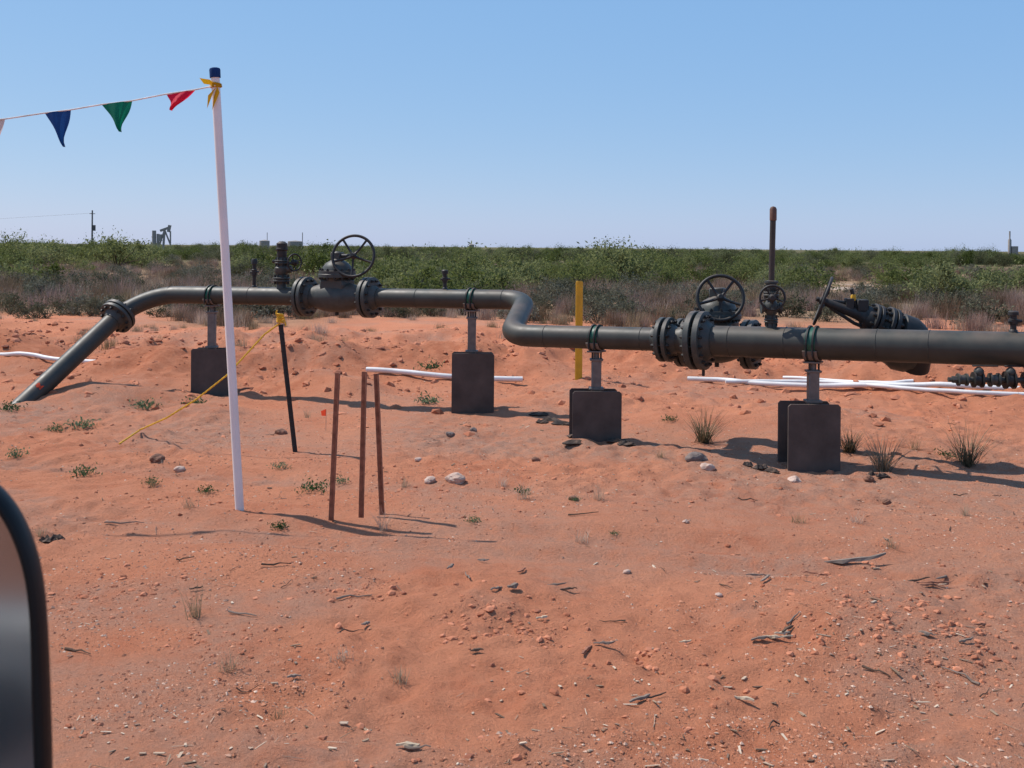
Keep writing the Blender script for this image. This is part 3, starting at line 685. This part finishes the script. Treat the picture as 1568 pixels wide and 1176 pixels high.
# ---------- plants ----------
def blades(n,h,spread,w,bend=.4,seg=3,base=.03):
    a=rng.random(n)*6.283;l=h*(.5+.5*rng.random(n));s_=spread*np.sqrt(rng.random(n));bx=base*rng.normal(size=n);by=base*rng.normal(size=n)
    V=[];dirx=np.cos(a);diry=np.sin(a);px=-diry;py=dirx
    ww=w*(.6+.8*rng.random(n))
    for k in range(seg+1):
        t_=k/seg;r_=s_*(t_*(1-bend)+bend*t_*t_)*l;z=l*t_*np.sqrt(np.clip(1-(s_*t_)**2*.5,.2,1))-.01
        cw=ww*(1-t_*.92)
        for sg in(-1,1): V.append(np.stack([bx+dirx*r_+px*cw*sg,by+diry*r_+py*cw*sg,z],-1))
    V=np.stack(V,1);K=2*(seg+1);Fb=np.array([[2*k,2*k+1,2*k+3,2*k+2] for k in range(seg)])
    return V.reshape(-1,3),(Fb[None]+(np.arange(n)*K)[:,None,None]).reshape(-1,4)
def leaves(c,size,asp=.45,upb=.3):
    n=len(c);a=rng.normal(size=(n,3));a[:,2]+=upb;a/=np.linalg.norm(a,axis=1)[:,None];b=np.cross(a,rng.normal(size=(n,3)));b/=np.linalg.norm(b,axis=1)[:,None]
    s_=size*(.5+rng.random(n))[:,None];V=np.stack([c-a*s_,c+b*s_*asp,c+a*s_,c-b*s_*asp],1)
    return V.reshape(-1,3),(np.array([[0,1,2,3]])[None]+(np.arange(n)*4)[:,None,None]).reshape(-1,4)
def plant(name,px,py,V,Fc,mat,sc=1.):
    g=G(px,py);me=fmesh(name,V,Fc,[mat]);o=link(name,me);o.location=g;o.scale=(sc,sc,sc);o.rotation_euler=(0,0,random.random()*6);return o
for px,py,h in ((1078,678,.42),(1353,722,.40),(1482,712,.46),(1302,692,.28)):
    V,Fc=blades(130,h,1.25,.0035,.1,3,.03);plant('yucca_plant',px,py,V,Fc,'yucca')
for px,py,h in ((297,945,.20),(915,765,.16),(890,830,.12),(350,1028,.12),(586,812,.2),(290,778,.13),(1478,790,.12),(1365,838,.1),(800,765,.2),(1240,705,.2),(610,1040,.08),(60,820,.1),(930,640,.16),(1010,700,.1),(620,745,.1),(232,745,.12),(770,745,.12),(1400,690,.25),(1220,800,.1),(470,640,.15),(1310,800,.1),(430,1100,.06),(520,1010,.07)):
    V,Fc=blades(45,h,.9,.0016,.2,3,.02);plant('dry_grass_tuft',px,py,V,Fc,'straw')
for px,py,w in ((25,700,.11),(125,655,.17),(128,728,.12),(318,755,.08),(428,810,.08),(480,752,.13),(522,740,.08),(232,742,.08),(655,618,.18),(800,757,.08),(662,565,.2),(725,800,.06),(430,718,.09),(15,630,.16),(880,768,.05),(85,660,.11),(300,620,.15),(1025,645,.1),(220,615,.2),(1450,700,.1),(940,820,.04)):
    n=150;c=rng.normal(size=(n,3))*np.array([w*.42,w*.42,w*.25]);c[:,2]=np.abs(c[:,2])+.01
    V,Fc=leaves(c,w*.11,.4,.6);plant('weed',px,py,V,Fc,'weed')
def bush_mesh(name,h,w,nl,ls,mat,ncl=26):
    cl=rng.normal(size=(ncl,3));cl/=np.linalg.norm(cl,axis=1)[:,None];cl*=(.35+.65*rng.random(ncl))[:,None]
    cl[:,2]=np.abs(cl[:,2])*.95+.12;cl*=np.array([w,w,h*.82])
    idx=rng.integers(0,ncl,nl);rad=(.10+.20*rng.random(ncl))*w
    c=cl[idx]+rng.normal(size=(nl,3))*rad[idx][:,None]*np.array([.75,.75,.6]);c[:,2]=np.abs(c[:,2])
    V,Fc=leaves(c,ls,.38,.3);m_=MB()
    for k in range(min(ncl,16)):
        t_=Vector(cl[k]);mid=Vector((t_.x*.35,t_.y*.35,t_.z*.55))+Vector(rng.normal(size=3)*.06)
        m_.tube([(0,0,-.05),mid,t_],[.035*h*.5,.02*h*.5,.006],5,0)
    quads=[f for f in m_.f if len(f)==4];off=len(V)
    V=np.vstack([V,np.array(m_.v)]);Fq=np.array(quads)+off
    mi=[0]*len(Fc)+[1]*len(Fq);return fmesh(name,V,np.vstack([Fc,Fq]),[mat,'bark'],mi)
mesq=[bush_mesh('mesquite_foliage',1.45+.15*(k%2),1.2+.2*(k%3),3600,.055,'leaf',16+4*k) for k in range(5)]
oliv=[bush_mesh('scrub_foliage',1.3,1.3,3000,.05,'leafo',20) for k in range(3)]
sage=[bush_mesh('sage_foliage',.7,.6,1500,.03,'sage',18) for k in range(3)]
def gmm(n,h,mat,w):
    V,Fc=blades(n,h,.55,w,.3,3,.16);return fmesh('brush_blades',V,Fc,[mat])
grs=[gmm(170,.75,'brush',.007) for k in range(3)]+[gmm(150,.55,'straw',.007) for k in range(2)]
def inst(par,me,x,y,s,sz=None):
    o=bpy.data.objects.new(me.name+'_clump',me);scene.collection.objects.link(o);o.parent=par;o.location=(x,y,hz(x,y)-.02)
    o.rotation_euler=(0,0,random.random()*6.28);o.scale=(s,s,(sz or s))
def blocked(xx,yy):
    for cx_,cy_,rx,ry,a in CLEAR[:2]:
        if ((xx-cx_)/rx)**2+((yy-cy_)/ry)**2<1: return True
        if 44<yy<cy_ and abs(xx-cx_*yy/cy_)<rx*.6: return True
    return False
def v1(x,y,sc,s): return float(vn([x],[y],sc,s)[0])
sc_=empty('mesquite_scrub')
for k in range(1900):
    yy=46*(420/46)**(random.random()**.72);xx=random.uniform(-.62,.62)*yy
    d=.6*v1(xx,yy,16,50)+.4*v1(xx,yy,6,51)
    if yy<130 and d<.57-.10*float(sst(85,130,yy)): continue
    if blocked(xx,yy): continue
    sky=v1(xx/yy*200,0,14,91)*.6+v1(xx/yy*200,0,5,92)*.4
    s=random.uniform(.7,1.1)*(1.0+.20*float(sst(80,150,yy))+.14*float(sst(150,250,yy)))
    if random.random()<.06: s*=1.3
    inst(sc_,random.choice(mesq if (d>.60 or random.random()<.25) else oliv),xx,yy,s,s*random.uniform(.8,1.12)+(.9*max(0,sky-.45) if yy>120 else 0))
for px,Yq,s in ((640,36,1.05),(690,33,1.12),(742,35,1.05),(660,40,1.2),(600,40,1.1),(530,42,1.0),(715,44,1.3),(775,42,1.1),(180,85,1.85),(150,95,1.7),(200,90,1.55),(60,90,1.8),(20,95,1.7),(85,100,1.8),(1440,40,1.25),(1475,42,1.15),(1520,45,1.15),(1555,44,1.2),(1410,46,1.1),(905,48,1.15),(950,60,1.6),(930,66,1.7),(985,70,1.5),(1230,46,1.1),(1200,48,1.0),(1020,46,.9),(20,44,1.0),(60,50,1.0),(880,55,1.1),(1130,60,1.1),(1380,55,1.05),(480,60,1.35),(505,64,1.5),(400,75,1.2),(795,50,1.1),(1185,50,1.0),(850,44,.9)):
    xx=(px-784)/F*Yq;me=random.choice(mesq);o=link('mesquite_bush',me);o.location=(xx,Yq,hz(xx,Yq)-.03);o.scale=(s,s,s*random.uniform(.9,1.1));o.rotation_euler=(0,0,random.random()*6)
sg_=empty('sagebrush')
for k in range(700):
    yy=28*(115/28)**random.random();xx=random.uniform(-.62,.62)*yy
    if random.random()<.3 and yy<34: continue
    if blocked(xx,yy): continue
    s=random.uniform(.6,1.45);inst(sg_,random.choice(sage),xx,yy,s)
dg=empty('dry_brush')
cnt=0
while cnt<2600:
    yy=26*(115/26)**(random.random()**1.1);xx=random.uniform(-.62,.62)*yy
    edge=27+7*(v1(xx,yy,4,24)-.5)
    if yy<edge or blocked(xx,yy) : 
        cnt+=.2;continue
    q=v1(xx,yy,5,60)
    if q<.38: 
        cnt+=.1;continue
    cnt+=1;s=random.uniform(.5,1.1)*(.7+.7*q)*(1 if yy>31 else .7);inst(dg,random.choice(grs),xx,yy,s)
for k in range(80):
    yy=random.uniform(19,29);xx=random.uniform(-.55,.55)*yy;inst(dg,random.choice(grs[3:]),xx,yy,random.uniform(.2,.5))
# ---------- distant structures ----------
e=empty('utility_pole');q=P(141,372,200);m_=MB();tz=P(141,322,200).z
m_.cyl((q.x,200,-.5),(q.x,200,tz),.17,10,0,.12);m_.cyl((q.x-.5,200,tz-.6),(q.x+.5,200,tz-.6),.06,6,0)
m_.cyl((q.x+.35,200,tz-2.6),(q.x+.35,200,tz-3.6),.25,10,0)
m_.obj('pole',['blkrust'],e)
m_=MB();m_.tube([(q.x-60,215,tz-1.5),(q.x-30,207,tz-2.2),(q.x,200,tz-.5)],.012,4,0);m_.obj('wire',['grey'],e)
e=empty('pump_jack');m_=MB();Yj=300;g=lambda px,py:P(px,py,Yj)
for a,b,r in (((242,382),(252,352),.22),((264,382),(252,352),.22),((250,382),(252,352),.3)): m_.cyl(g(*a),g(*b),r,6,0)
m_.box(g(252,351),1.2,.3,.30,0,(Vector((.94,0,.34)),Vector((0,1,0)),Vector((-.34,0,.94))))
hc=g(259,350);m_.box(hc,.35,.35,.95,0,(Vector((.97,0,-.2)),Vector((0,1,0)),Vector((.2,0,.97))));m_.box(g(245,364),.5,.4,.9,0);m_.cyl(g(236,380),g(236,353),.55,10,0);m_.cyl(g(261,380),g(261,354),.2,6,0);m_.cyl(g(242,380),g(242,358),.4,8,0)
m_.obj('frame',['tank'],e)
e=empty('storage_tank');m_=MB()
for px,w,tp_ in ((405,1.9,367),(452,2.8,368),(722,1.0,373)):
    q=P(px,380,420);zt_=P(px,tp_,420).z;m_.rev((q.x,420,0),up,[(0,w),(zt_-.4,w),(zt_,.2)],16,0)
q=P(409,378,420);m_.cyl((q.x,420,0),(q.x,420,P(409,356,420).z),.12,6,0);q=P(463,378,420);m_.cyl((q.x,420,0),(q.x,420,P(463,356,420).z),.15,6,0)
m_.obj('tanks',['tank'],e)
e=empty('flare_stack');m_=MB();q=P(1546,380,300);m_.rev((q.x,300,0),up,[(0,.45),(4.8,.45),(5.2,.2),(P(1546,354,300).z,.2)],10,0);m_.box((q.x+1.2,300,1.6),.8,.6,1.6,0);m_.obj('stack',['tank'],e)
# ---------- truck mirror (just outside the cab window at the left edge) ----------
e=empty('truck_side_mirror');Ym=.72
out=[(-110,690),(-50,703),(0,740),(26,776),(46,818),(60,862),(69,915),(75,980),(79,1060),(82,1176),(80,1300),(68,1400),(36,1470),(-20,1500),(-160,1505),(-260,1480),(-310,1400),(-325,1200),(-320,900),(-290,780),(-220,705)]
cx,cy=-120,1100
def ringpts(k,Y_):
    r_=[]
    for a,b in out:
        dx,dy=a-cx,b-cy;L=math.hypot(dx,dy);q=P(cx+dx*(L-k)/L,cy+dy*(L-k)/L,Ym);r_.append(Vector((q.x,Ym+Y_,q.z)))
    return r_
rings=[ringpts(34,.006),ringpts(29,-.004),ringpts(20,-.010),ringpts(6,-.008),ringpts(1,.004),ringpts(30,.024),ringpts(75,.05),ringpts(125,.08),ringpts(175,.10)]
m_=MB();n=len(out);vs=[p for r_ in rings for p in r_]
fs=[(i_*n+k,i_*n+(k+1)%n,(i_+1)*n+(k+1)%n,(i_+1)*n+k) for i_ in range(len(rings)-1) for k in range(n)]+[tuple(range((len(rings)-1)*n,len(rings)*n))]
m_.add(vs,fs,0);o=m_.obj('housing',['black'],e);s2=o.modifiers.new('s','SUBSURF');s2.levels=2;s2.render_levels=2
for p_ in o.data.polygons: p_.use_smooth=True
m_=MB();m_.add(ringpts(30,.004),[tuple(range(n))],0);m_.obj('mirror_face',['glass'],e)
hc=P(-200,1350,Ym);m_=MB();m_.tube([hc+Vector((0,.05,0)),hc+Vector((-.08,-.05,-.02)),hc+Vector((-.1,-.4,-.06))],[.035,.03,.04],14,0)
m_.box((-.1,.29,1.0),1.2,.03,.48,1,None,.02);m_.obj('door_mount',['black','truck'],e)
# ---------- light, sky, camera ----------
el=math.radians(55);az=Vector((.92,-.39,0)).normalized()
dr=Vector((az.x*math.cos(el),az.y*math.cos(el),-math.sin(el)))
ld=bpy.data.lights.new('sun','SUN');ld.energy=4.9;ld.angle=math.radians(.5);ld.color=(1,.955,.89)
lo=bpy.data.objects.new('sun',ld);scene.collection.objects.link(lo);lo.rotation_euler=dr.to_track_quat('-Z','Y').to_euler();lo.location=(-10,5,20)
wd=bpy.data.worlds.new('World');scene.world=wd;wd.use_nodes=True;nt=wd.node_tree;bg=nt.nodes['Background']
sk=nt.nodes.new('ShaderNodeTexSky');sk.sky_type='NISHITA';sk.sun_disc=False;sk.sun_elevation=el;sk.sun_rotation=math.atan2(-az.x,-az.y)
sk.air_density=1.0;sk.dust_density=.6;sk.ozone_density=2.0;sk.altitude=900
vm=nt.nodes.new('ShaderNodeVectorMath');vm.operation='MULTIPLY_ADD';vm.inputs[1].default_value=(.58,.42,.24);vm.inputs[2].default_value=(1.25,3.2,6.6)
nt.links.new(sk.outputs[0],vm.inputs[0]);nt.links.new(vm.outputs[0],bg.inputs[0]);bg.inputs[1].default_value=.10
cd=bpy.data.cameras.new('camera');co=bpy.data.objects.new('camera',cd);scene.collection.objects.link(co);scene.camera=co
cd.sensor_width=36;cd.lens=36*F/1568;cd.shift_y=-(588-HY)/1568;cd.clip_start=.02;cd.clip_end=12000
co.matrix_world=Matrix.Translation((0,0,H))@Matrix.Rotation(math.pi/2,4,'X')@Matrix.Rotation(R,4,'Z')
cd.dof.use_dof=True;cd.dof.focus_distance=11;cd.dof.aperture_fstop=18
scene.view_settings.view_transform='Standard';scene.view_settings.look='None';scene.view_settings.exposure=0
print('objects',len(bpy.data.objects),'ground',nx,ny)
